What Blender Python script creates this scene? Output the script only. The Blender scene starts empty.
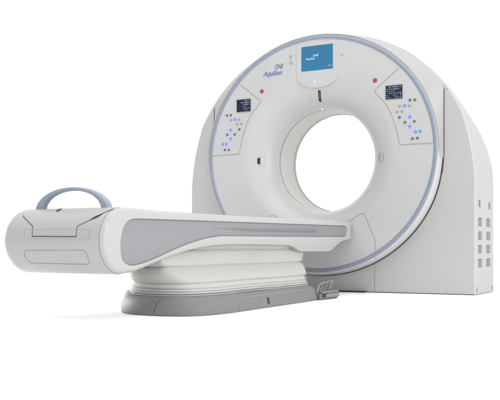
import bpy, bmesh, math, random
from mathutils import Vector, Matrix, noise
random.seed(4)
PI = math.pi
scene = bpy.context.scene

# ---------------- camera, surroundings, lamps, exposure ----------------
cam_d = bpy.data.cameras.new('camera')
cam = bpy.data.objects.new('camera', cam_d)
scene.collection.objects.link(cam)
cam.location = (0, 0, 0.35)
cam.rotation_euler = (math.radians(90), 0, math.atan(495 / 880))
cam_d.sensor_width = 36
cam_d.lens = 880 / 500 * 36
cam_d.shift_y = 0.09
cam_d.clip_end = 500
scene.camera = cam

world = bpy.data.worlds.new('World')
scene.world = world
world.use_nodes = True
wb = world.node_tree.nodes['Background']
wb.inputs['Color'].default_value = (1, 1, 1, 1)
wb.inputs['Strength'].default_value = 1.0
# white surround light; dimming behind and left of camera added for front shading
_nt = world.node_tree
_tc = _nt.nodes.new('ShaderNodeTexCoord')
_dp = _nt.nodes.new('ShaderNodeVectorMath'); _dp.operation = 'DOT_PRODUCT'; _dp.inputs[1].default_value = (-.72, -.62, -.15)
_mr = _nt.nodes.new('ShaderNodeMapRange'); _mr.interpolation_type = 'SMOOTHSTEP'
_mr.inputs[1].default_value = 0.42; _mr.inputs[2].default_value = 1.0; _mr.inputs[3].default_value = 1.28; _mr.inputs[4].default_value = .2
_nt.links.new(_tc.outputs['Generated'], _dp.inputs[0]); _nt.links.new(_dp.outputs['Value'], _mr.inputs[0])
_nt.links.new(_mr.outputs[0], wb.inputs['Strength'])

def lamp(name, loc, target, size, power, col=(1, 1, 1), sy=None):
    l = bpy.data.lights.new(name, 'AREA')
    l.shape = 'RECTANGLE'; l.size = size; l.size_y = sy or size; l.energy = power; l.color = col
    o = bpy.data.objects.new(name, l)
    scene.collection.objects.link(o)
    o.location = loc
    o.rotation_euler = (Vector(target) - Vector(loc)).to_track_quat('-Z', 'Y').to_euler()
    return o
lamp('overhead_softbox', (-2.4, 4.2, 6.5), (-2.6, 5.0, 0), 7, 180, (1, 1, .99))
lamp('side_softbox', (3.4, 4.6, 1.9), (-2.4, 4.7, 0.5), 3.6, 140, (1, .995, .985))

_fl = lamp('added_floor_fill', (-5.5, 4.2, .62), (-4.2, 4.1, 0), .8, 17)  # unseen lamp, added to wash the couch's shadow off the floor
_fl.data.spread = math.radians(36)
vs = scene.view_settings
vs.view_transform = 'Standard'; vs.look = 'None'; vs.exposure = 0; vs.gamma = 1

# ---------------- materials ----------------
def mat(name, col, rough=.42, var=.03, bump=.0, bscale=300, metal=0, emit=None, estr=1, nscale=3.0):
    m = bpy.data.materials.new(name); m.use_nodes = True
    nt = m.node_tree; b = nt.nodes['Principled BSDF']
    b.inputs['Roughness'].default_value = rough
    b.inputs['Metallic'].default_value = metal
    tc = nt.nodes.new('ShaderNodeTexCoord')
    n = nt.nodes.new('ShaderNodeTexNoise'); n.inputs['Scale'].default_value = nscale; n.inputs['Detail'].default_value = 5
    nt.links.new(tc.outputs['Object'], n.inputs['Vector'])
    mx = nt.nodes.new('ShaderNodeMix'); mx.data_type = 'RGBA'
    mx.inputs[6].default_value = (*[c * (1 - var) for c in col], 1)
    mx.inputs[7].default_value = (*[min(1, c * (1 + var)) for c in col], 1)
    nt.links.new(n.outputs['Fac'], mx.inputs[0]); nt.links.new(mx.outputs[2], b.inputs['Base Color'])
    mr = nt.nodes.new('ShaderNodeMapRange')
    mr.inputs[3].default_value = rough - .05; mr.inputs[4].default_value = rough + .05
    nt.links.new(n.outputs['Fac'], mr.inputs[0]); nt.links.new(mr.outputs[0], b.inputs['Roughness'])
    if bump:
        n2 = nt.nodes.new('ShaderNodeTexNoise'); n2.inputs['Scale'].default_value = bscale
        nt.links.new(tc.outputs['Object'], n2.inputs['Vector'])
        bp = nt.nodes.new('ShaderNodeBump'); bp.inputs['Strength'].default_value = bump; bp.inputs['Distance'].default_value = .002
        nt.links.new(n2.outputs['Fac'], bp.inputs['Height']); nt.links.new(bp.outputs[0], b.inputs['Normal'])
    if emit:
        b.inputs['Emission Color'].default_value = (*emit, 1); b.inputs['Emission Strength'].default_value = estr
    return m
M = {
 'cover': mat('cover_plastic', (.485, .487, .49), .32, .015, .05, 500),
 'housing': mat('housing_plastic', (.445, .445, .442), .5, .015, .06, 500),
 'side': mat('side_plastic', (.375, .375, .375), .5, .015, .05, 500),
 'couch': mat('couch_plastic', (.405, .407, .402), .4, .015, .04, 500),
 'blue': mat('blue_trim', (.225, .264, .35), .38, .03),
 'handle': mat('handle_plastic', (.25, .288, .35), .38, .03),
 'lav': mat('grey_panel_plastic', (.225, .227, .24), .4, .02, .04, 500),
 'rail': mat('rail_plastic', (.19, .19, .215), .4, .02),
 'bellows': mat('bellows_cloth', (.40, .392, .375), .75, .03, .25, 220),
 'base': mat('base_plastic', (.16, .16, .163), .62, .03, .05, 400),
 'seam': mat('seam_shadow_gap', (.10, .09, .08), .8, 0),
 'softseam': mat('fine_joint', (.27, .26, .245), .8, 0),
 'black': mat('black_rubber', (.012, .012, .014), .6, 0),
 'liner': mat('bore_liner_film', (.56, .555, .53), .6, .02, .3, 160),
 'rim': mat('bore_rim_plastic', (.42, .42, .40), .5, .02),
 'screen': mat('lit_screen', (.02, .06, .1), .25, 0, emit=(.010, .19, .40), estr=.66, nscale=4),
 'sctext': mat('screen_lettering', (.5, .6, .7), .4, 0, emit=(.35, .5, .62), estr=.5),
 'disp': mat('dark_display', (.012, .016, .03), .25, 0),
 'dispui': mat('display_symbols', (.12, .17, .24), .4, .2, emit=(.10, .16, .24), estr=.6, nscale=90),
 'print': mat('blue_print', (.10, .16, .31), .5, 0),
 'greyprint': mat('grey_print', (.28, .28, .28), .5, 0),
 'btn': mat('dark_button', (.13, .125, .115), .4, 0),
 'btnl': mat('grey_button', (.30, .30, .30), .4, 0),
 'led': mat('blue_indicator', (.05, .1, .6), .3, 0, emit=(.14, .20, 1.0), estr=1.0),
 'wled': mat('white_indicator', (.85, .85, .85), .2, 0),
 'red': mat('red_button', (.5, .03, .03), .35, 0),
 'vent': mat('vent_plastic', (.34, .34, .34), .5, .02),
 'grd': mat('guard_metal', (.17, .17, .18), .35, .02),
 'floor': mat('white_floor', (.95, .95, .95), .7, 0),
}

# ---------------- helpers ----------------
def wloc(o):
    p = Vector((0, 0, 0))
    while o: p = p + o.location; o = o.parent
    return p
def mesh(name, verts, faces, m, parent=None, ang=35, bevel=0, segs=2):
    off = wloc(parent)
    me = bpy.data.meshes.new(name)
    me.from_pydata([Vector(v) - off for v in verts], [], faces)
    me.materials.append(m)
    bm = bmesh.new(); bm.from_mesh(me)
    bmesh.ops.remove_doubles(bm, verts=bm.verts, dist=1e-5)
    bmesh.ops.recalc_face_normals(bm, faces=bm.faces)
    bm.to_mesh(me); bm.free()
    for p in me.polygons: p.use_smooth = True
    me.set_sharp_from_angle(angle=math.radians(ang))
    o = bpy.data.objects.new(name, me)
    scene.collection.objects.link(o)
    o.parent = parent
    if bevel:
        b = o.modifiers.new('bevel', 'BEVEL'); b.width = bevel; b.segments = segs; b.limit_method = 'ANGLE'
        b.angle_limit = math.radians(30)
        w = o.modifiers.new('wn', 'WEIGHTED_NORMAL'); w.keep_sharp = True
    return o
class MB:
    def __init__(s): s.v = []; s.f = []
    def add(s, v, f):
        n = len(s.v); s.v += [tuple(p) for p in v]; s.f += [tuple(i + n for i in q) for q in f]; return s
    def build(s, name, m, parent=None, **k): return mesh(name, s.v, s.f, m, parent, **k)
def loft(rings, closed=True, cap0=False, cap1=False):
    v = [p for r in rings for p in r]; n = len(rings[0]); f = []
    for i in range(len(rings) - 1):
        for j in range(n if closed else n - 1):
            k = (j + 1) % n
            f.append((i * n + j, i * n + k, (i + 1) * n + k, (i + 1) * n + j))
    if cap0: f.append(tuple(range(n)))
    if cap1: f.append(tuple((len(rings) - 1) * n + j for j in range(n)))
    return v, f
def box(c, s):
    x, y, z = c; a, b, d = s[0] / 2, s[1] / 2, s[2] / 2
    v = [(x + i * a, y + j * b, z + k * d) for i in (-1, 1) for j in (-1, 1) for k in (-1, 1)]
    return v, [(0, 1, 3, 2), (4, 6, 7, 5), (0, 4, 5, 1), (2, 3, 7, 6), (0, 2, 6, 4), (1, 5, 7, 3)]
def tube(pts, r, n=10, closed=False):
    P = [Vector(p) for p in pts]; rings = []
    for i, p in enumerate(P):
        a = P[max(i - 1, 0)]; b = P[min(i + 1, len(P) - 1)]
        t = (b - a).normalized()
        u = t.cross(Vector((.3, .1, 1))).normalized(); w = t.cross(u)
        rings.append([tuple(p + (u * math.cos(q * 2 * PI / n) + w * math.sin(q * 2 * PI / n)) * r) for q in range(n)])
    return loft(rings, True, True, True)
def prism_y(poly, y0, y1):
    return loft([[(x, y0, z) for x, z in poly], [(x, y1, z) for x, z in poly]], True, True, True)
def catmull(P, n=8, closed=False):
    out = []; N = len(P)
    for i in range(N if closed else N - 1):
        g = (lambda k: P[k % N]) if closed else (lambda k: P[min(max(k, 0), N - 1)])
        a, b, c, d = g(i - 1), g(i), g(i + 1), g(i + 2)
        for q in range(n):
            t = q / n
            out.append(tuple(.5 * ((2 * b[k]) + (-a[k] + c[k]) * t + (2 * a[k] - 5 * b[k] + 4 * c[k] - d[k]) * t * t + (-a[k] + 3 * b[k] - 3 * c[k] + d[k]) * t ** 3) for k in range(len(b))))
    if not closed: out.append(tuple(P[-1]))
    return out
def round_poly(P, rad, n=5):
    out = []; N = len(P)
    for i in range(N):
        r = rad[i] if isinstance(rad, (list, tuple)) else rad
        p = Vector(P[i]); a = (Vector(P[i - 1]) - p); b = (Vector(P[(i + 1) % N]) - p)
        r = min(r, a.length * .48, b.length * .48)
        if r <= 0: out.append(tuple(p)); continue
        s = p + a.normalized() * r; e = p + b.normalized() * r
        for k in range(n + 1):
            t = k / n
            out.append(tuple(s * (1 - t) ** 2 + p * 2 * t * (1 - t) + e * t * t))
    return out
def resample(P, step, closed=False):
    Q = [Vector(p) for p in P]
    if closed: Q.append(Q[0])
    out = [tuple(Q[0])]
    for a, b in zip(Q, Q[1:]):
        n = max(1, int((b - a).length / step))
        for k in range(1, n + 1): out.append(tuple(a.lerp(b, k / n)))
    return out[:-1] if closed else out
def empty(name, loc, label, cat, group=None):
    o = bpy.data.objects.new(name, None); scene.collection.objects.link(o); o.location = loc
    o['label'] = label; o['category'] = cat
    if group: o['group'] = group
    return o
def smooth(a, b, x):
    t = min(1, max(0, (x - a) / (b - a))); return t * t * (3 - 2 * t)

CX = -2.81        # the machine's long axis
ZC = 1.033        # centre of the round front

# ---------------- the setting ----------------
S = 60
fl = mesh('floor', [(-S, -S, 0), (S, -S, 0), (S, S, 0), (-S, S, 0)], [(0, 1, 2, 3)], M['floor'])
fl['kind'] = 'structure'

# =====================================================================
#                               GANTRY
# =====================================================================
G = empty('scanner_gantry', (CX, 6.3, 0), 'large white ring-shaped scanner gantry with round bore, blue trim ring and lit control panels', 'scanner gantry')

Cpts = [(1.175, -.25), (1.1735, -.18), (1.153, -.02), (1.122, .12), (1.078, .262), (1.036, .345), (.975, .433), (.89, .541), (.72, .692), (.53, .80), (.34, .867), (.17, .902), (0, .913)]
Dpts = [(1.175, -.25), (1.168, -.12), (1.13, .03), (1.072, .17), (.994, .30), (.90, .445), (.80, .57), (.60, .744), (.45, .812), (.28, .856), (.14, .872), (0, .877)]
def outline(P):
    U = catmull(P, 8)
    right = [(1.175, -ZC + .004)] + U
    left = [(-x, z) for x, z in reversed(right)][1:]
    return right + left
Cpoly, Dpoly = outline(Cpts), outline(Dpts)
def polar(poly, phi):
    dx, dz = math.cos(phi), math.sin(phi); best = 9
    for i in range(len(poly)):
        a = poly[i]; b = poly[(i + 1) % len(poly)]
        ex, ez = b[0] - a[0], b[1] - a[1]
        den = dx * ez - dz * ex
        if abs(den) < 1e-12: continue
        t = (a[0] * ez - a[1] * ex) / den; s = (a[0] * dz - a[1] * dx) / den
        if t > 0 and -1e-7 <= s <= 1 + 1e-7: best = min(best, t)
    return best
def ell(rx, rz, phi): return 1 / math.sqrt((math.cos(phi) / rx) ** 2 + (math.sin(phi) / rz) ** 2)
cor = math.atan2(-ZC + .004, 1.175); shd = math.atan2(-.25, 1.175); W = math.radians(23.9)
phis = [(-PI / 2 + i * 2 * PI / 360) for i in range(360)]
special = [cor, PI - cor - 2 * PI, shd, PI - shd, W, PI - W]
special = [p if p >= -PI / 2 else p + 2 * PI for p in special]
special = [p - 2 * PI if p >= 1.5 * PI else p for p in special]
phis = [p for p in phis if all(abs(p - s) > .008 for s in special)] + special
phis.sort(); NP = len(phis)
def ring(fn, y, dz=0, cx=0):
    out = []
    for p in phis:
        r = fn(p); yy = y(p) if callable(y) else y
        out.append((CX + cx + r * math.cos(p), yy, ZC + dz + r * math.sin(p)))
    return out
def up(p): return smooth(-.45, .0, math.sin(p))
fC = {p: polar(Cpoly, p) for p in phis}; fD = {p: polar(Dpoly, p) for p in phis}
def fB(p):
    s, c = math.sin(p), math.cos(p)
    lo = ell(.966 - .014 * up(p), .918 - .014 * up(p), p)
    if s <= 0: return lo
    lim = .951 / max(abs(c), 1e-6)
    return min(max(lim, lo), fC[p] - .004)

# --- front cover (the round dial with its funnel) ---
UPR = {.955: .947, .962: .949, .958: .9455, .952: .943, .944: .941, .936: .9375}
def lip(a, b):
    k = (a - UPR[a]); return lambda p: ell(a - k * up(p), b - (k if a > .937 else 0) * up(p), p)
secs = [ring(lip(.955, .905), 6.094), ring(lip(.962, .912), 6.082), ring(lip(.962, .912), 6.05), ring(lip(.958, .908), 6.025), ring(lip(.952, .902), 6.01), ring(lip(.944, .894), 6.002), ring(lip(.936, .886), 6.0)]
secs += [ring(lambda p: ell(.9375 - .01, .8865 - .01, p), 6.0), ring(lambda p: ell(.9, .85, p), 6.0), ring(lambda p: ell(.76, .73, p), 6.0)]
FUN = [(.63, 6.0), (.60, 6.0025), (.57, 6.009), (.54, 6.02), (.51, 6.036), (.48, 6.057), (.455, 6.081), (.435, 6.107), (.419, 6.133), (.408, 6.156), (.401, 6.176), (.399, 6.19), (.404, 6.20)]
def Ysurf0(x, z):
    r = math.hypot(x, z + .017)
    if r > .63: return 6.0
    F = FUN[:-1]
    for (a, ya), (b, yb) in zip(F, F[1:]):
        if b <= r <= a: return yb + (ya - yb) * (r - b) / (a - b)
    return 6.19
for r, y in FUN:
    t = smooth(.63, .40, r) if False else (.63 - r) / .23
    secs.append(ring(lambda p, r=r: ell(r * (1 + .01 * t), r * (1 - .015 * t), p), y, dz=-.034 * min(1, max(0, t))))
v, f = loft(secs)
cover = mesh('front_cover', v, f, M['cover'], G, ang=50)

from mathutils.bvhtree import BVHTree
_bvh = BVHTree.FromPolygons([v_.co + wloc(G) for v_ in cover.data.vertices], [tuple(p_.vertices) for p_ in cover.data.polygons])
def Ysurf(x, z):
    h = _bvh.ray_cast(Vector((CX + x, 5.0, ZC + z)), Vector((0, 1, 0)))
    return h[0].y if h[0] is not None else 6.19
# --- blue trim ring, slightly domed ---
tr = []
for k in range(9):
    t = k / 8; ins = .026 * t
    tr.append(ring(lambda p, i=ins: ell(.937 - i, .886 - i, p), 6.001 - .0065 * math.sin(PI * t) ** .6))
v, f = loft(tr); mesh('trim_ring', v, f, M['blue'], G, ang=60)
# fine dark lines on both sides of the ring
for a, nm in ((.9395, 'trim_joint'), (.9095, 'trim_joint')):
    v, f = loft([ring(lambda p: ell(a - .0022, a - .051 - .0022, p), 5.9993), ring(lambda p: ell(a, a - .051, p), 5.9993)])
    mesh(nm, v, f, M['softseam'], G)

# --- black gap behind the front cover ---
gapR = lambda p: ell(.93, .88, p) if math.sin(p) > .03 else ell(1.0, .95, p)
v, f = loft([ring(lambda p: ell(.93, .88, p), 6.05), ring(lambda p: ell(.93, .88, p) + .0001, 6.104), ring(gapR, 6.1045)])
mesh('gap_seal', v, f, M['seam'], G)

# --- rear housing ---
A0 = ring(lambda p: ell(.9415, .892, p), 6.012)
A = ring(lambda p: ell(.9475, .8975, p) - .008 * smooth(0, -.07, math.sin(p)), 6.0045)
Am = ring(lambda p: ell(.9475, .8985, p) * .6 + fB(p) * .4, lambda p: 6.035)
B = ring(fB, 6.10); C0 = ring(lambda p: fC[p] - .006, 6.10); C1 = ring(lambda p: fC[p] - .0015, 6.103); C = ring(lambda p: fC[p], 6.11)
Cm = [tuple(Vector(a).lerp(Vector(b), .5)) for a, b in zip(C, ring(lambda p: fD[p], 6.61))]
D = ring(lambda p: fD[p], 6.60); D1 = ring(lambda p: fD[p] - .004, 6.622); D2 = ring(lambda p: fD[p] - .02, 6.63)
E1 = ring(lambda p: ell(.62, .60, p), 6.63, -.03); E2 = ring(lambda p: ell(.52, .50, p), 6.60, -.034); E3 = ring(lambda p: ell(.44, .43, p), 6.53, -.034); E4 = ring(lambda p: ell(.405, .395, p), 6.472, -.034)
def seg_faces(R0, R1, test):
    mb = MB()
    for j in range(NP):
        k = (j + 1) % NP
        pm = phis[j] + .5 * ((phis[k] - phis[j]) % (2 * PI))
        if test(pm): mb.add([R0[j], R0[k], R1[k], R1[j]], [(0, 1, 2, 3)])
    return mb
def norm(p):
    while p > 1.5 * PI: p -= 2 * PI
    while p < -PI / 2: p += 2 * PI
    return p
def upper(p): return math.sin(p) > -.07
shroud = MB()
for a, b in ((A0, A), (A, Am), (Am, B)):
    m_ = seg_faces(a, b, upper); shroud.add(m_.v, m_.f)
top = lambda p: W < norm(p) < PI - W
for a, b in ((B, C0), (C0, C1), (C1, C)):
    m_ = seg_faces(a, b, top); shroud.add(m_.v, m_.f)
flat_side = lambda p: (cor < norm(p) < shd) or (PI - shd < norm(p) < PI - cor)
for a, b in ((C, Cm), (Cm, D)):
    m_ = seg_faces(a, b, lambda p: not flat_side(p)); shroud.add(m_.v, m_.f)
for a, b in ((D, D1), (D1, D2), (D2, E1), (E1, E2), (E2, E3), (E3, E4)):
    v, f = loft([a, b]); shroud.add(v, f)
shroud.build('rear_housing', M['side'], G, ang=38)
# wing covers: the flat front faces left and right of the round front, and the low centre cover
door = -math.radians(62)
for lo, hi, nm in ((door, W, 'wing_cover'), (PI - W, PI - door, 'wing_cover'), (None, None, 'centre_cover')):
    mb = MB()
    for a, b in ((B, C0), (C0, C1), (C1, C)):
        if lo is None: t_ = lambda p: not (door < norm(p) < PI - door) if True else 0
        else: t_ = lambda p, lo=lo, hi=hi: lo < (norm(p) if norm(p) >= -PI / 2 else norm(p)) < hi
        m_ = seg_faces(a, b, t_); mb.add(m_.v, m_.f)
    mb.build(nm, M['housing'], G, ang=15)

# --- side panels with louvre recesses ---
def side_panel(sx):
    ys = [6.11, 6.178, 6.283, 6.405, 6.520, 6.60]
    zv = [(.513, .032), (.416, .031), (.320, .031), (.222, .031)]
    holes = [(6.180, 6.282, z - h, z + h) for z, h in zv] + [(6.405, 6.520, z - h, z + h) for z, h in zv]
    holes += [(6.188, 6.243, .618, .668), (6.465, 6.522, .614, .662), (6.135, 6.16, .02, .055), (6.56, 6.585, .018, .052)]
    Y = sorted({6.11, 6.60} | {h[0] for h in holes} | {h[1] for h in holes}); Z = sorted({.004, ZC - .25} | {h[2] for h in holes} | {h[3] for h in holes})
    X = CX + sx * 1.175; mb = MB(); dp = .03
    for a, b in zip(Y, Y[1:]):
        for c, d in zip(Z, Z[1:]):
            ym, zm = (a + b) / 2, (c + d) / 2
            if any(h[0] < ym < h[1] and h[2] < zm < h[3] for h in holes): continue
            mb.add([(X, a, c), (X, b, c), (X, b, d), (X, a, d)], [(0, 1, 2, 3)])
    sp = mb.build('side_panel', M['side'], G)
    for i, (a, b, c, d) in enumerate(holes):
        X2 = X - sx * dp; q = MB()
        o_ = [(X, a, c), (X, b, c), (X, b, d), (X, a, d)]
        r_ = .010
        i_ = [(X2, a + r_, c + r_), (X2, b - r_, c + r_), (X2, b - r_, d - r_), (X2, a + r_, d - r_)]
        q.add(o_ + i_, [(0, 1, 5, 4), (1, 2, 6, 5), (2, 3, 7, 6), (3, 0, 4, 7), (4, 5, 6, 7)])
        q.build('vent_recess' if i < 8 else 'slot_recess', M['vent'] if i < 8 else M['btnl'], sp)
side_panel(1); side_panel(-1)

# --- bore liner and its rear rim ---
v, f = loft([ring(lambda p: ell(.412, .402, p), 6.192, -.034), ring(lambda p: ell(.405, .395, p), 6.20, -.034), ring(lambda p: ell(.401, .391, p), 6.30, -.034), ring(lambda p: ell(.400, .390, p), 6.44, -.034)])
mesh('bore_liner', v, f, M['liner'], G, ang=60)
v, f = loft([ring(lambda p: ell(.403, .393, p), 6.438, -.034), ring(lambda p: ell(.396, .386, p), 6.440, -.034), ring(lambda p: ell(.396, .386, p), 6.466, -.034), ring(lambda p: ell(.408, .398, p), 6.474, -.034)])
mesh('bore_rim', v, f, M['rim'], G, ang=40)
v, f = loft([ring(lambda p: ell(.4035, .3935, p), 6.1975, -.034), ring(lambda p: ell(.4035, .3935, p), 6.2035, -.034)])
mesh('liner_joint', v, f, M['softseam'], G)

def fBm(a):
    return .951 / math.cos(a) if a >= 0 else ell(.965 - .014 * up(a), .917 - .014 * up(a), a) - .0015 * smooth(0, -.1, a)
# --- ribbons: fine joints drawn into the covers ---
def ribbon(pts, w, surf, off=.0012):
    P = [Vector(p) for p in resample(pts, .012)]
    L, R = [], []
    for i, p in enumerate(P):
        t = (P[min(i + 1, len(P) - 1)] - P[max(i - 1, 0)]).normalized(); n = Vector((-t.y, t.x)) * w / 2
        for q, arr in ((p + n, L), (p - n, R)):
            arr.append((CX + q.x, surf(q.x, q.y) - off, ZC + q.y))
    return loft([L, R], False)
def joint(name, pts, w=.0036, surf=Ysurf, m='softseam', parent=None, off=.0012):
    v, f = ribbon([(x, z - ZC) for x, z in pts], w, surf, off)
    return mesh(name, v, f, M[m], parent or G)
P2 = lambda x, z: 6.10
for s in (1, -1):
    w = [(s * (fBm(a) + .004) * math.cos(a), ZC + (fBm(a) + .004) * math.sin(a)) for a in [W * k / 30 for k in range(-13, 31)]]
    joint('wing_joint', w, .0062, P2, 'seam', off=.0025)
    joint('wing_joint', [(s * .956, 1.451), (s * .968, 1.459), (s * .985, 1.452)], .003, P2, 'softseam')
joint('door_joint', [(.432, .222), (.432, .006)], .0036, P2, 'softseam')
joint('door_joint', [(-.432, .222), (-.432, .006)], .0036, P2, 'softseam')
ang0 = lambda a: (.0)
mesh('contact_shadow_strip', *box((CX + .12, 6.085, .005), (.50, .10, .008)), M['black'], G)  # black strip standing in for the contact shadow under the gantry
dpts = [(.255, .515), (.335, .566)] + [(.352, .577), (.366, .582), (.380, .580), (.391, .570)] + [(.404, .547), (.469, .401), (.4745, .375), (.475, .285), (.473, .248)]
joint('front_door_joint', dpts, .0034)
joint('front_door_joint', [(-x, z) for x, z in dpts], .0034)

# --- screen with surround ---
sur = round_poly([(-.157, 1.872), (-.157, 1.60), (-.10, 1.548), (.012, 1.524), (.125, 1.545), (.18, 1.60), (.18, 1.872)], [.01, .06, .05, .1, .05, .06, .01], 6)
sur = [(CX + x, z) for x, z in sur]
sr = mesh('screen_surround', *prism_y(sur, 5.9965, 6.035), M['cover'], G, bevel=.0015)
scr = MB(); scr.add(*prism_y(round_poly([(CX - .116, 1.661), (CX + .143, 1.661), (CX + .143, 1.846), (CX - .116, 1.846)], .004, 2), 5.9945, 6.00))
so = scr.build('screen', M['screen'], G)
def text(name, s, x, z, size, m, parent, y, shear=.35, wx=1.0, extr=.0004):
    c = bpy.data.curves.new(name, 'FONT'); c.body = s; c.size = size; c.shear = shear; c.extrude = extr; c.offset = size * .018 if size > .03 else 0
    t = bpy.data.objects.new(name, c); scene.collection.objects.link(t)
    dg = bpy.context.evaluated_depsgraph_get(); dg.update()
    me = bpy.data.meshes.new_from_object(t.evaluated_get(dg))
    bpy.data.objects.remove(t)
    R = Matrix.Rotation(PI / 2, 4, 'X')
    for v in me.vertices:
        p = R @ Vector((v.co.x * wx, v.co.y, v.co.z)); v.co = Vector((CX + x, y, z)) + p - wloc(parent)
    me.materials.clear(); me.materials.append(m)
    o = bpy.data.objects.new(name, me); scene.collection.objects.link(o); o.parent = parent
    return o
text('screen_lettering', 'ONE', -.022, 1.765, .022, M['sctext'], so, 5.994)
text('screen_lettering', 'Aquilion', -.078, 1.744, .022, M['sctext'], so, 5.994)
mesh('screen_icon', *prism_y([(CX + .103, 1.684), (CX + .113, 1.684), (CX + .108, 1.693)], 5.9936, 5.9944), M['sctext'], so)
mesh('screen_icon', *box((CX + .128, 5.994, 1.688), (.006, .001, .006)), M['sctext'], so)
# maker lettering on the front
text('front_lettering', 'ONE', -.352, 1.703, .052, M['print'], G, 5.9992, .4, .68)
text('front_lettering', 'Aquilion', -.448, 1.655, .056, M['print'], G, 5.9992, .4, .86)
mb = MB(); mb.add(*tube([(CX - .205 + .011 * math.cos(a / 12 * 2 * PI), 5.9985, 1.736 + .011 * math.sin(a / 12 * 2 * PI)) for a in range(13)], .0016, 6)); mb.build('front_symbol', M['greyprint'], G)
mb = MB(); mb.add(*box((CX - .21, 5.9985, 1.787), (.012, .002, .018))); mb.add(*box((CX - .21, 5.9985, 1.768), (.016, .002, .005))); mb.build('front_symbol', M['greyprint'], G)
mesh('logo_bump', *prism_y([(CX - .014, 1.569), (CX + .003, 1.569), (CX - .004, 1.583)], 5.9945, 5.998), M['wled'], G, bevel=.001)

def disc(name, x, z, r, m, parent=None, y=None, h=.003, rz=None, n=20, dome=.6):
    y = Ysurf(x, z - ZC) if y is None else y
    rz = rz or r; rings = []
    for k, (q, dy) in enumerate(((1, -.0), (1, -h * .6), (.85, -h), (.4, -h * 1.1))):
        rings.append([(CX + x + r * q * math.cos(a * 2 * PI / n), y + .001 + dy, z + rz * q * math.sin(a * 2 * PI / n)) for a in range(n)])
    v, f = loft(rings, True, False, True)
    return mesh(name, v, f, m, parent or G)
disc('round_cap', .215, 1.755, .012, M['side'], rz=.011)
# slot and indicator above the bore
sl = joint('marker_slot', [(.014, 1.515), (-.006, 1.440)], .020, Ysurf, 'black', off=.0025)
joint('marker_window', [(.010, 1.500), (-.002, 1.455)], .006, Ysurf, 'btn', parent=sl, off=.004)
disc('white_lamp', -.02, 1.394, .009, M['wled'], y=6.165, h=.006)
disc('microphone_dot', -.07, 1.475, .007, M['btnl'], h=.0008)
# recessed grips either side of the bore
for s, x, z in ((-1, -.492, 1.008), (1, .503, .99)):
    n = 20; rings = []
    for q, dy in ((1.0, -.0015), (.96, -.0035), (.86, -.0015), (.8, .004)):
        rr = []
        for a in range(n):
            px = x + .030 * q * (abs(math.cos(a * 2 * PI / n)) ** .6) * (1 if math.cos(a * 2 * PI / n) > 0 else -1)
            pz = z + .036 * q * (abs(math.sin(a * 2 * PI / n)) ** .6) * (1 if math.sin(a * 2 * PI / n) > 0 else -1)
            rr.append((CX + px, Ysurf(px, pz - ZC) + dy, pz))
        rings.append(rr)
    v, f = loft(rings)
    gp = mesh('laser_port', v, f, M['cover'], G, ang=60)
    xo = x - .014
    pts = round_poly([(xo - .012, z - .026), (xo + .010, z - .026), (xo + .010, z + .024), (xo - .012, z + .024)], .006, 3)
    mesh('port_opening', [(CX + a, Ysurf(a, b - ZC) - .0016, b) for a, b in pts], [tuple(range(len(pts)))], M['black'] if s < 0 else M['btnl'], gp)
    pts = round_poly([(xo + .009, z - .026), (xo + .036, z - .024), (xo + .036, z + .024), (xo + .009, z + .024)], .006, 3)
    mesh('port_flap', [(CX + a, Ysurf(a, b - ZC) - .0022, b) for a, b in pts], [tuple(range(len(pts)))], M['cover'] if s < 0 else M['housing'], gp)
# small round covers on the lower front
for x, z in ((.373, .299), (-.373, .299)):
    v, f = loft([[(CX + x + r * math.cos(a * PI / 12), Ysurf(x, z - ZC) + dy, z + r * math.sin(a * PI / 12)) for a in range(24)] for r, dy in ((.019, .001), (.018, -.002), (.014, -.002), (.0125, .0), (.004, -.001))], True, False, True)
    mesh('screw_cap', v, f, M['cover'], G)
# red buttons
for x, z in ((.474, 1.542), (-.460, 1.542)):
    rb = disc('emergency_button', x, z, .0165, M['seam'], h=.002)
    disc('button_cap', x + .001, z - .001, .0115, M['red'], rb, y=5.998, h=.006)

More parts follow.
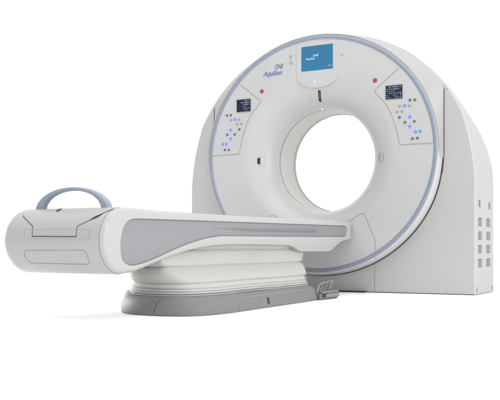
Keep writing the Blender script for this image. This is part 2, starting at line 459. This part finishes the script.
# --- control panels ---
btn = [(.738, 1.378, 'btn'), (.774, 1.377, 'btn'), (.663, 1.340, 'btnl'), (.699, 1.341, 'led'), (.735, 1.339, 'btnl'), (.643, 1.302, 'btnl'), (.680, 1.301, 'btnl'), (.660, 1.261, 'btn'), (.738, 1.260, 'led'),
       (.702, 1.223, 'btn'), (.771, 1.225, 'btn'), (.738, 1.191, 'led'), (.779, 1.151, 'led'), (.813, 1.152, 'led'), (.757, 1.104, 'btn'), (.793, 1.105, 'btn')]
for s in (1, -1):
    pan = empty('control_panel', (0, 0, 0), '', ''); del pan['label']; del pan['category']
    pan.parent = G; pan.location = (s * .7, -.3, 1.3)
    outer = [(.906 * math.cos(a) / 1.0, ZC + .857 * math.sin(a)) for a in [math.radians(q) for q in range(3, 45, 3)]]
    line = [(.655, 1.614), (.476, 1.473), (.472, 1.466), (.474, 1.459), (.500, 1.427), (.538, 1.388), (.566, 1.350), (.590, 1.307), (.609, 1.260), (.632, 1.196), (.649, 1.129), (.658, 1.075), (.664, 1.066), (.905, 1.062)]
    line = [(s * x, z) for x, z in line]
    plate_pts = line[:-1] + [(s * x, z) for x, z in outer]
    o = mesh('panel_plate', [(CX + x, Ysurf(x, z - ZC) - .0008, z) for x, z in plate_pts], [tuple(range(len(plate_pts)))], M['cover'], pan)
    joint('panel_joint', line, .0038, Ysurf, 'seam' if False else 'softseam', pan, .0018)
    cx0, cz0 = (s * .620, 1.4445)
    fr = mesh('display_frame', *prism_y(round_poly([(CX + cx0 - .068, cz0 - .055), (CX + cx0 + .068, cz0 - .055), (CX + cx0 + .068, cz0 + .055), (CX + cx0 - .068, cz0 + .055)], .008, 3), 5.9965, 6.0), M['side'], pan, bevel=.001)
    dsp = mesh('display', *prism_y(round_poly([(CX + cx0 - .062, cz0 - .048), (CX + cx0 + .062, cz0 - .048), (CX + cx0 + .062, cz0 + .048), (CX + cx0 - .062, cz0 + .048)], .003, 2), 5.9945, 5.997), M['disp'], pan)
    ui = MB(); rnd = random.Random(7)
    for i in range(7):
        for j in range(6):
            if (s < 0 and i < 3) and rnd.random() < .75: continue
            if rnd.random() < .25: continue
            w_, h_ = rnd.choice([(.010, .006), (.013, .004), (.006, .009), (.012, .009)])
            ui.add(*box((CX + cx0 - .050 + i * .0166, 5.994, cz0 - .038 + j * .0152), (w_, .001, h_)))
    ui.build('display_symbols', M['dispui'], dsp)
    disc('cross_key', s * .738, 1.225, .048, M['cover'], pan, y=5.9995, h=.0022, n=32)
    for x, z, k in btn:
        y = 5.9975 if math.hypot(x - .738, z - 1.225) < .05 else 5.9995
        disc('indicator_light' if k == 'led' else 'push_button', s * x, z, .0118 if k == 'led' else .0100, M[k], pan, y=y, h=.006, n=16)
    disc('key_symbol', s * .738, 1.225, .008, M['btnl'], pan, y=5.9978, h=.0006, n=12)

# =====================================================================
#                            PATIENT COUCH
# =====================================================================
K = empty('patient_couch', (CX, 4.3, 0), 'long white scanner couch with blue-grey handle on a bellows lift and grey base', 'patient couch')

# side outline (y, z)
cyl = []
for k in range(0, 25):
    a = math.radians(88 + k * (276 - 88) / 24)
    cyl.append((3.27 + .157 * math.cos(a), .37 + .157 * math.sin(a)))
low = catmull([(3.305, .2165), (3.37, .221), (3.44, .236), (3.56, .263), (3.70, .293), (3.84, .320), (3.98, .337), (4.15, .347), (4.35, .350)], 6)
prof = cyl + low + [(4.7, .348), (4.97, .344), (5.03, .336), (5.10, .312), (5.14, .305), (5.2, .303), (5.56, .301), (5.62, .308), (5.72, .345), (5.80, .372), (5.945, .388), (5.972, .400), (5.983, .45), (5.988, .50), (5.976, .5195), (5.4, .5195), (4.9, .519), (4.4, .5185), (3.9, .5185), (3.6, .521), (3.42, .5262)]
prof = prof[:]
prof = round_poly(prof, 0)
NPf = len(prof)
def inset(poly, d):
    out = []; N = len(poly)
    ar = sum(poly[i][0] * poly[(i + 1) % N][1] - poly[(i + 1) % N][0] * poly[i][1] for i in range(N))
    sg = 1 if ar > 0 else -1
    for i in range(N):
        a, b, c = Vector(poly[i - 1]), Vector(poly[i]), Vector(poly[(i + 1) % N])
        n1 = (b - a).normalized(); n2 = (c - b).normalized()
        n = Vector((-(n1.y + n2.y), n1.x + n2.x)) * sg
        if n.length < 1e-6: n = Vector((-n1.y, n1.x)) * sg
        n.normalize(); dd = d(b) if callable(d) else d
        out.append(tuple(b + n * dd))
    return out
def wgt(p): return 1.0 if p.x < 3.6 else max(.3, 1 - (p.x - 3.6) * 2.0)
rings = []
def sec(dx, ins, soft=True):
    Q = inset(prof, (lambda p: ins * (wgt(p) if soft else 1)))
    return [(CX + dx, y, z) for y, z in Q]
XL = -.336
for k in range(17):
    a = k / 16 * PI / 2
    rings.append(sec(XL + .125 * (1 - math.cos(PI / 2 - (PI / 2 - a)) if False else 1 - math.cos(a)) if False else XL + .068 * (1 - math.cos(a)), .072 * (1 - math.sin(a))))
rings += [sec(x, 0) for x in (-.15, 0, .15, .24, .262)]
for k in range(1, 8):
    a = k / 7 * PI / 2
    rings.append(sec(.262 + .038 * math.sin(a), .024 * (1 - math.cos(a))))
outer_loop = [(p[1], p[2]) for p in rings[-1]]
v, f = loft(rings, True, True, False)
body = MB(); body.add(v, f)
grey = catmull([(3.249, .300), (3.244, .36), (3.262, .425), (3.297, .461), (3.345, .4745), (3.42, .4775), (3.8, .480), (4.13, .4815), (5.0, .486), (5.80, .4895), (5.868, .485), (5.898, .469), (5.903, .443), (5.890, .420), (5.857, .4085), (5.80, .4055), (5.0, .401), (4.3, .398), (4.13, .396), (3.98, .3815), (3.84, .358), (3.69, .325), (3.57, .293), (3.475, .2705), (3.40, .2565), (3.34, .2515), (3.29, .260), (3.262, .277)], 5, True)
def fill_between(outer, inner, X):
    bm = bmesh.new()
    for L_ in (outer, inner):
        vs_ = [bm.verts.new((X, y, z)) for y, z in L_]
        for i in range(len(vs_)): bm.edges.new((vs_[i], vs_[(i + 1) % len(vs_)]))
    bmesh.ops.triangle_fill(bm, use_beauty=True, use_dissolve=False, edges=bm.edges[:])
    V = [tuple(v_.co) for v_ in bm.verts]; bm.verts.index_update()
    F = [tuple(v_.index for v_ in f_.verts) for f_ in bm.faces]; bm.free()
    return V, F
XS = CX + .300
V, F = fill_between(outer_loop, grey, XS); body.add(V, F)
g2 = inset(grey, .003)
body.add(*loft([[(XS, y, z) for y, z in grey], [(XS - .0015, y, z) for y, z in inset(grey, .0015)], [(XS - .012, y, z) for y, z in g2]]))
bd = body.build('couch_body', M['couch'], K, ang=32)
# grey side panel
gp = MB()
gi = [[(XS - .0125 + h, y, z) for y, z in inset(grey, d)] for d, h in ((.0015, 0), (.003, .002), (.0055, .0040), (.009, .0052))]
gp.add(*loft(gi))
V, F = fill_between([(p[1], p[2]) for p in gi[-1]], [(y, z) for y, z in [(4.2, .42), (4.2, .44), (5.4, .445), (5.4, .425)]], XS - .006)
bm = bmesh.new()
vv = [bm.verts.new(p) for p in gi[-1]]
for i in range(len(vv)): bm.edges.new((vv[i], vv[(i + 1) % len(vv)]))
bmesh.ops.triangle_fill(bm, use_beauty=True, use_dissolve=False, edges=bm.edges[:])
bm.verts.index_update()
gp.add([tuple(q.co) for q in bm.verts], [tuple(q.index for q in ff.verts) for ff in bm.faces]); bm.free()
sp = gp.build('side_panel', M['lav'], K, ang=40)
# accessory rail along the panel
n = 40; rl = []
for k in range(n + 1):
    t = k / n; y = 4.06 + 1.36 * t
    e = smooth(0, .35, t) * smooth(1, .95, t)
    zt = .4435 + .006 * t; zb = zt - .002 - .012 * e; x0 = XS - .0075; x1 = x0 + .001 + .009 * e
    rl.append([(x0 - .002, y, zt), (x1, y, zt - .001), (x1, y, zt - .006 * e - .001), (x0 + .002, y, zb), (x0 - .002, y, zb)])
mesh('accessory_rail', *loft(rl, True, True, True), M['rail'], sp, ang=30)

# joints on the rounded foot end, laid on its curved skin
def cylY(z, R=.157): return 3.27 - math.sqrt(max(R * R - (z - .37) ** 2, 0))
def skin(dx, z, off=.001):
    ins = 0
    if dx < XL + .068:
        c = 1 - (dx - XL) / .068; ins = .072 * (1 - math.sqrt(max(0, 1 - c * c)))
    R = .157 + off - ins
    return 3.27 - math.sqrt(max(R * R - (z - .37) ** 2, 0.0))
def skin_ribbon(name, pts, w, m, parent=None, off=.001, closed=False):
    P = [Vector(p) for p in resample(pts, .008, closed)]
    if closed: P.append(P[0])
    L, R = [], []
    for i, p in enumerate(P):
        t = (P[min(i + 1, len(P) - 1)] - P[max(i - 1, 0)]).normalized()
        ww = w(i / (len(P) - 1)) if callable(w) else w
        n_ = Vector((-t.y, t.x)) * ww / 2
        for q, arr in ((p + n_, L), (p - n_, R)): arr.append((CX + q.x, skin(q.x, q.y, off), q.y))
    v, f = loft([L, R], False); return mesh(name, v, f, M[m], parent or bd)
skin_ribbon('flap_joint', [(-.232, .493), (-.226, .489), (-.180, .466), (-.135, .442), (-.128, .434), (-.121, .392)], .0034, 'seam')
skin_ribbon('flap_joint', [(-.121, .391), (.148, .388)], .0048, 'seam')
skin_ribbon('flap_joint', [(.148, .388), (.142, .432), (.146, .438), (.175, .451), (.205, .465)], .0034, 'seam')
skin_ribbon('flap_joint', [(.203, .464), (.220, .474), (.244, .486), (.262, .502), (.285, .518)], lambda t: .004 + .008 * math.sin(PI * min(1, t * 1.6)) if t < .62 else .004, 'black')
skin_ribbon('label_joint', round_poly([(-.175, .424), (-.172, .380), (.221, .376), (.218, .423)], .006, 3), .0016, 'rim', closed=True)
pl = round_poly([(-.170, .324), (.190, .326), (.198, .312), (.200, .275), (.186, .260), (-.165, .263), (-.182, .280), (-.184, .310)], .010, 4)
skin_ribbon('plate_joint', pl, .0022, 'softseam', closed=True)
pp = resample(inset(pl, -.0 + .002), .01, True)
# raised cover plate inside that joint
def plate_grid(poly_bounds, off, name, m, parent):
    x0, x1, z0, z1 = poly_bounds; nx, nz = 12, 8; V = []; F = []
    for i in range(nx + 1):
        for j in range(nz + 1):
            x = x0 + (x1 - x0) * i / nx; z = z0 + (z1 - z0) * j / nz
            V.append((CX + x, skin(x, z, off), z))
    for i in range(nx):
        for j in range(nz):
            a = i * (nz + 1) + j; F.append((a, a + 1, a + nz + 2, a + nz + 1))
    return mesh(name, V, F, m, parent)
# latch
lt = []
for k in range(13):
    t = k / 12; a = Vector((-.031, .511)).lerp(Vector((-.062, .525)), t); w_ = .006 * math.sin(PI * t) ** .5 + .0002
    lt.append([(CX + a.x - w_ * .5, skin(a.x, a.y - w_, .0015), a.y - w_), (CX + a.x + w_ * .5, skin(a.x, min(a.y + w_, .5268), .0015), min(a.y + w_, .5268))])
mesh('latch', *loft([[r[0] for r in lt], [r[1] for r in lt]], False), M['seam'], bd)
# end cap seam, all round the foot end
sm = []
for R, x in ((.1578, .2825 - .0012), (.1578, .2825 + .0012)):
    pass
def capseam(dx):
    R = .157 - .024 * (1 - math.sqrt(max(0, 1 - ((dx - .262) / .038) ** 2))) + .0008
    return [(CX + dx, 3.27 + R * math.cos(math.radians(a)), .37 + R * math.sin(math.radians(a))) for a in range(90, 272, 4)]
mesh('cap_joint', *loft([capseam(.2765), capseam(.2795)], False), M['softseam'], bd)

# handle
def arch(rx, rz, z0, n=28, e=2.0):
    out = []
    for k in range(n + 1):
        a = PI * k / n; c, s = math.cos(a), math.sin(a)
        out.append((CX - .004 + rx * (abs(c) ** (2 / e)) * (1 if c > 0 else -1), z0 + rz * s ** (2 / e)))
    return out
oa = arch(.228, .113, .515); ia = arch(.181, .097, .513, e=2.1)
hp = []
n = len(oa)
def hring(y, di, do): 
    return None
H = []
for (ox, oz), (ix, iz) in zip(oa, ia):
    c = Vector(((ox + ix) / 2, (oz + iz) / 2)); h = (Vector((ox, oz)) - Vector((ix, iz))) / 2
    rr = []
    for q in range(16):
        a = q * 2 * PI / 16; ca, sa = math.cos(a), math.sin(a)
        ca = (abs(ca) ** .55) * (1 if ca > 0 else -1); sa = (abs(sa) ** .55) * (1 if sa > 0 else -1)
        p = c + h * ca
        rr.append((p.x, 3.27 + .022 * sa, p.y))
    H.append(rr)
mesh('carry_handle', *loft(H, True, True, True), M['handle'], K, ang=50)

# base
foot = catmull([(-.05, 3.70), (.04, 3.605), (.15, 3.556), (.30, 3.545), (.42, 3.585), (.485, 3.67), (.512, 3.80), (.510, 4.0), (.497, 4.25), (.478, 4.63), (.460, 4.96), (.452, 5.05), (.42, 5.085), (.30, 5.10), (-.30, 5.10), (-.44, 5.06), (-.47, 4.95), (-.48, 4.6), (-.44, 4.3), (-.31, 4.04), (-.15, 3.83)], 5, True)
foot = resample(foot, .02, True)
def fr(ins, z, dxs=0): return [(CX + x + dxs, y, z) for x, y in inset(foot, ins)]
bs = [fr(.003, .000), fr(.001, .003), fr(.0, .012), fr(.002, .035), fr(.010, .062), fr(.022, .080), fr(.034, .089), fr(.046, .0945), fr(.09, .097)]
base = mesh('base_cover', *loft(bs, True, True, True), M['base'], K, ang=40)
def base_pt(u, z, off=.0015):
    """point on the base flank: u = long position on the right side"""
    tab = [(.000, .012), (.004, .004), (.012, 0), (.035, .002), (.062, .010), (.080, .022), (.089, .034), (.0945, .046)]
    ins = .046
    for (za, ia_), (zb, ib) in zip(tab, tab[1:]):
        if za <= z <= zb: ins = ia_ + (ib - ia_) * (z - za) / (zb - za); break
    best = None
    for (x0, y0), (x1, y1) in zip(foot, foot[1:]):
        if x0 > .1 and y1 > y0 and y0 <= u <= y1 and x0 > .2:
            t = (u - y0) / (y1 - y0); best = x0 + (x1 - x0) * t; break
    return (CX + (best or .5) - ins + off, u, z)
def base_strip(name, pts, w, m):
    P = [Vector(p) for p in resample(pts, .006)]; L, R = [], []
    for i, p in enumerate(P):
        t = (P[min(i + 1, len(P) - 1)] - P[max(i - 1, 0)]).normalized(); n_ = Vector((-t.y, t.x)) * w / 2
        L.append(base_pt(p.x + n_.x, max(.003, p.y + n_.y))); R.append(base_pt(p.x - n_.x, max(.003, p.y - n_.y)))
    return mesh(name, *loft([L, R], False), M[m], base)
base_strip('cover_joint', [(3.985, .004), (3.98, .072)], .006, 'softseam')
base_strip('cover_joint', [(3.98, .071), (4.6, .074), (5.0, .075)], .003, 'softseam')
base_strip('cover_joint', [(4.235, .004), (4.24, .072)], .004, 'softseam')
# dark slot and a front joint
mesh('lock_slot', [base_pt(y, z, .002) for y, z in ((4.322, .022), (4.348, .022), (4.348, .058), (4.322, .058))], [(0, 1, 2, 3)], M['black'], base)
fj = []
idx = min(range(len(foot)), key=lambda i: math.hypot(foot[i][0] - .265, foot[i][1] - 3.545))
for k, (ins, z) in enumerate(((.0, .008), (.0, .012), (.002, .035), (.010, .062), (.022, .080), (.034, .089))):
    q = inset(foot, ins - .0015); a = Vector(q[idx]); b = Vector(q[(idx + 1) % len(foot)]); t = (b - a).normalized()
    c = a + t * (.03 * (z / .09) ** 2)
    fj.append([(CX + c.x - t.x * .0018, c.y - t.y * .0018, z), (CX + c.x + t.x * .0018, c.y + t.y * .0018, z)])
mesh('cover_joint', *loft([[p[0] for p in fj], [p[1] for p in fj]], False), M['seam'], base)

# bellows
top_fp = inset(foot, .05)
def bell(z, bulge):
    t = smooth(.11, .30, z); out = []
    lowp = inset(foot, .064 - bulge)
    for i, (x, y) in enumerate(lowp):
        x2 = min(x, .268 + bulge) if x > 0 else max(x, -.268 - bulge)
        y2 = y + .16 * smooth(4.3, 5.0, y)
        xx = x + (x2 - x) * t; yy = y + (y2 - y) * t
        nz = noise.noise(Vector((x * 3.0, y * 2.2, z * 9.0))) * .009 + noise.noise(Vector((x * 9.0, y * 7, z * 26.0))) * .007
        nn = Vector((xx, yy - 4.4)).normalized()
        out.append((CX + xx + nn.x * nz, yy + nn.y * nz * .4, z + noise.noise(Vector((x * 2, y * 2, 5.0))) * .004))
    return out
br = []
# two thin pleats, then three soft folds
for a, b, bl, n in ((.092, .103, .014, 4), (.103, .116, .012, 4), (.116, .130, .006, 4)):
    for k in range(n): br.append(bell(a + (b - a) * k / n, bl * (math.sin(PI * k / n) ** .7) - .002))
for a, b, bl, n in ((.130, .156, .006, 8), (.156, .240, .021, 14), (.240, .325, .021, 14), (.325, .40, .01, 8)):
    for k in range(n):
        t = k / n; br.append(bell(a + (b - a) * t, bl * (math.sin(PI * t) ** .55) - .009))
br.append(bell(.40, 0))
bel = MB(); bel.add(*loft(br)); bel.build('bellows', M['bellows'], K, ang=75)

# under-couch carriage on top of the bellows
mesh('carriage', *box((CX, 4.55, .395), (.50, 1.5, .06)), M['base'], K, bevel=.01)

# foot pedal at the gantry end of the base
pd = MB(); pd.add(*box((CX + .405, 5.215, .022), (.13, .28, .040)))
pedal = pd.build('foot_pedal', M['base'], K, bevel=.01)
mesh('pedal_plate', *box((CX + .420, 5.215, .0475), (.115, .25, .012)), M['rail'], pedal, bevel=.004)
mesh('pedal_switch', *box((CX + .471, 5.115, .026), (.006, .034, .024)), M['black'], pedal, bevel=.002)
mesh('pedal_lip', *box((CX + .474, 5.245, .026), (.012, .20, .026)), M['grd'], pedal, bevel=.004)
def guard(y0, y1, h):
    p = catmull([(CX + .455, y0, .045), (CX + .452, y0 + .025, .075), (CX + .446, y0 + .075, .100), (CX + .440, (y0 + y1) / 2 + .04, .108), (CX + .436, y1 - .01, h), (CX + .432, y1, h - .006), (CX + .436, y1 - .03, .080), (CX + .444, y1 - .055, .058), (CX + .448, y1 - .03, .046)], 6)
    return p
g = MB(); g.add(*tube(guard(5.045, 5.335, .112), .0068, 8)); g.build('guard_bar', M['grd'], pedal)
for k, yy in enumerate((5.12, 5.19, 5.255)):
    g = MB(); p = catmull([(CX + .450, yy - .02, .046), (CX + .448, yy, .072), (CX + .442, yy + .045, .106)], 6)
    g.add(*tube(p, .0055, 8)); g.build('guard_bar', M['grd'], pedal)
mesh('guard_plate', *loft([[(CX + .415, y, z) for y, z in ((5.07, .05), (5.30, .05))], [(CX + .415, y, z) for y, z in ((5.13, .10), (5.32, .105))]], False), M['rail'], pedal)
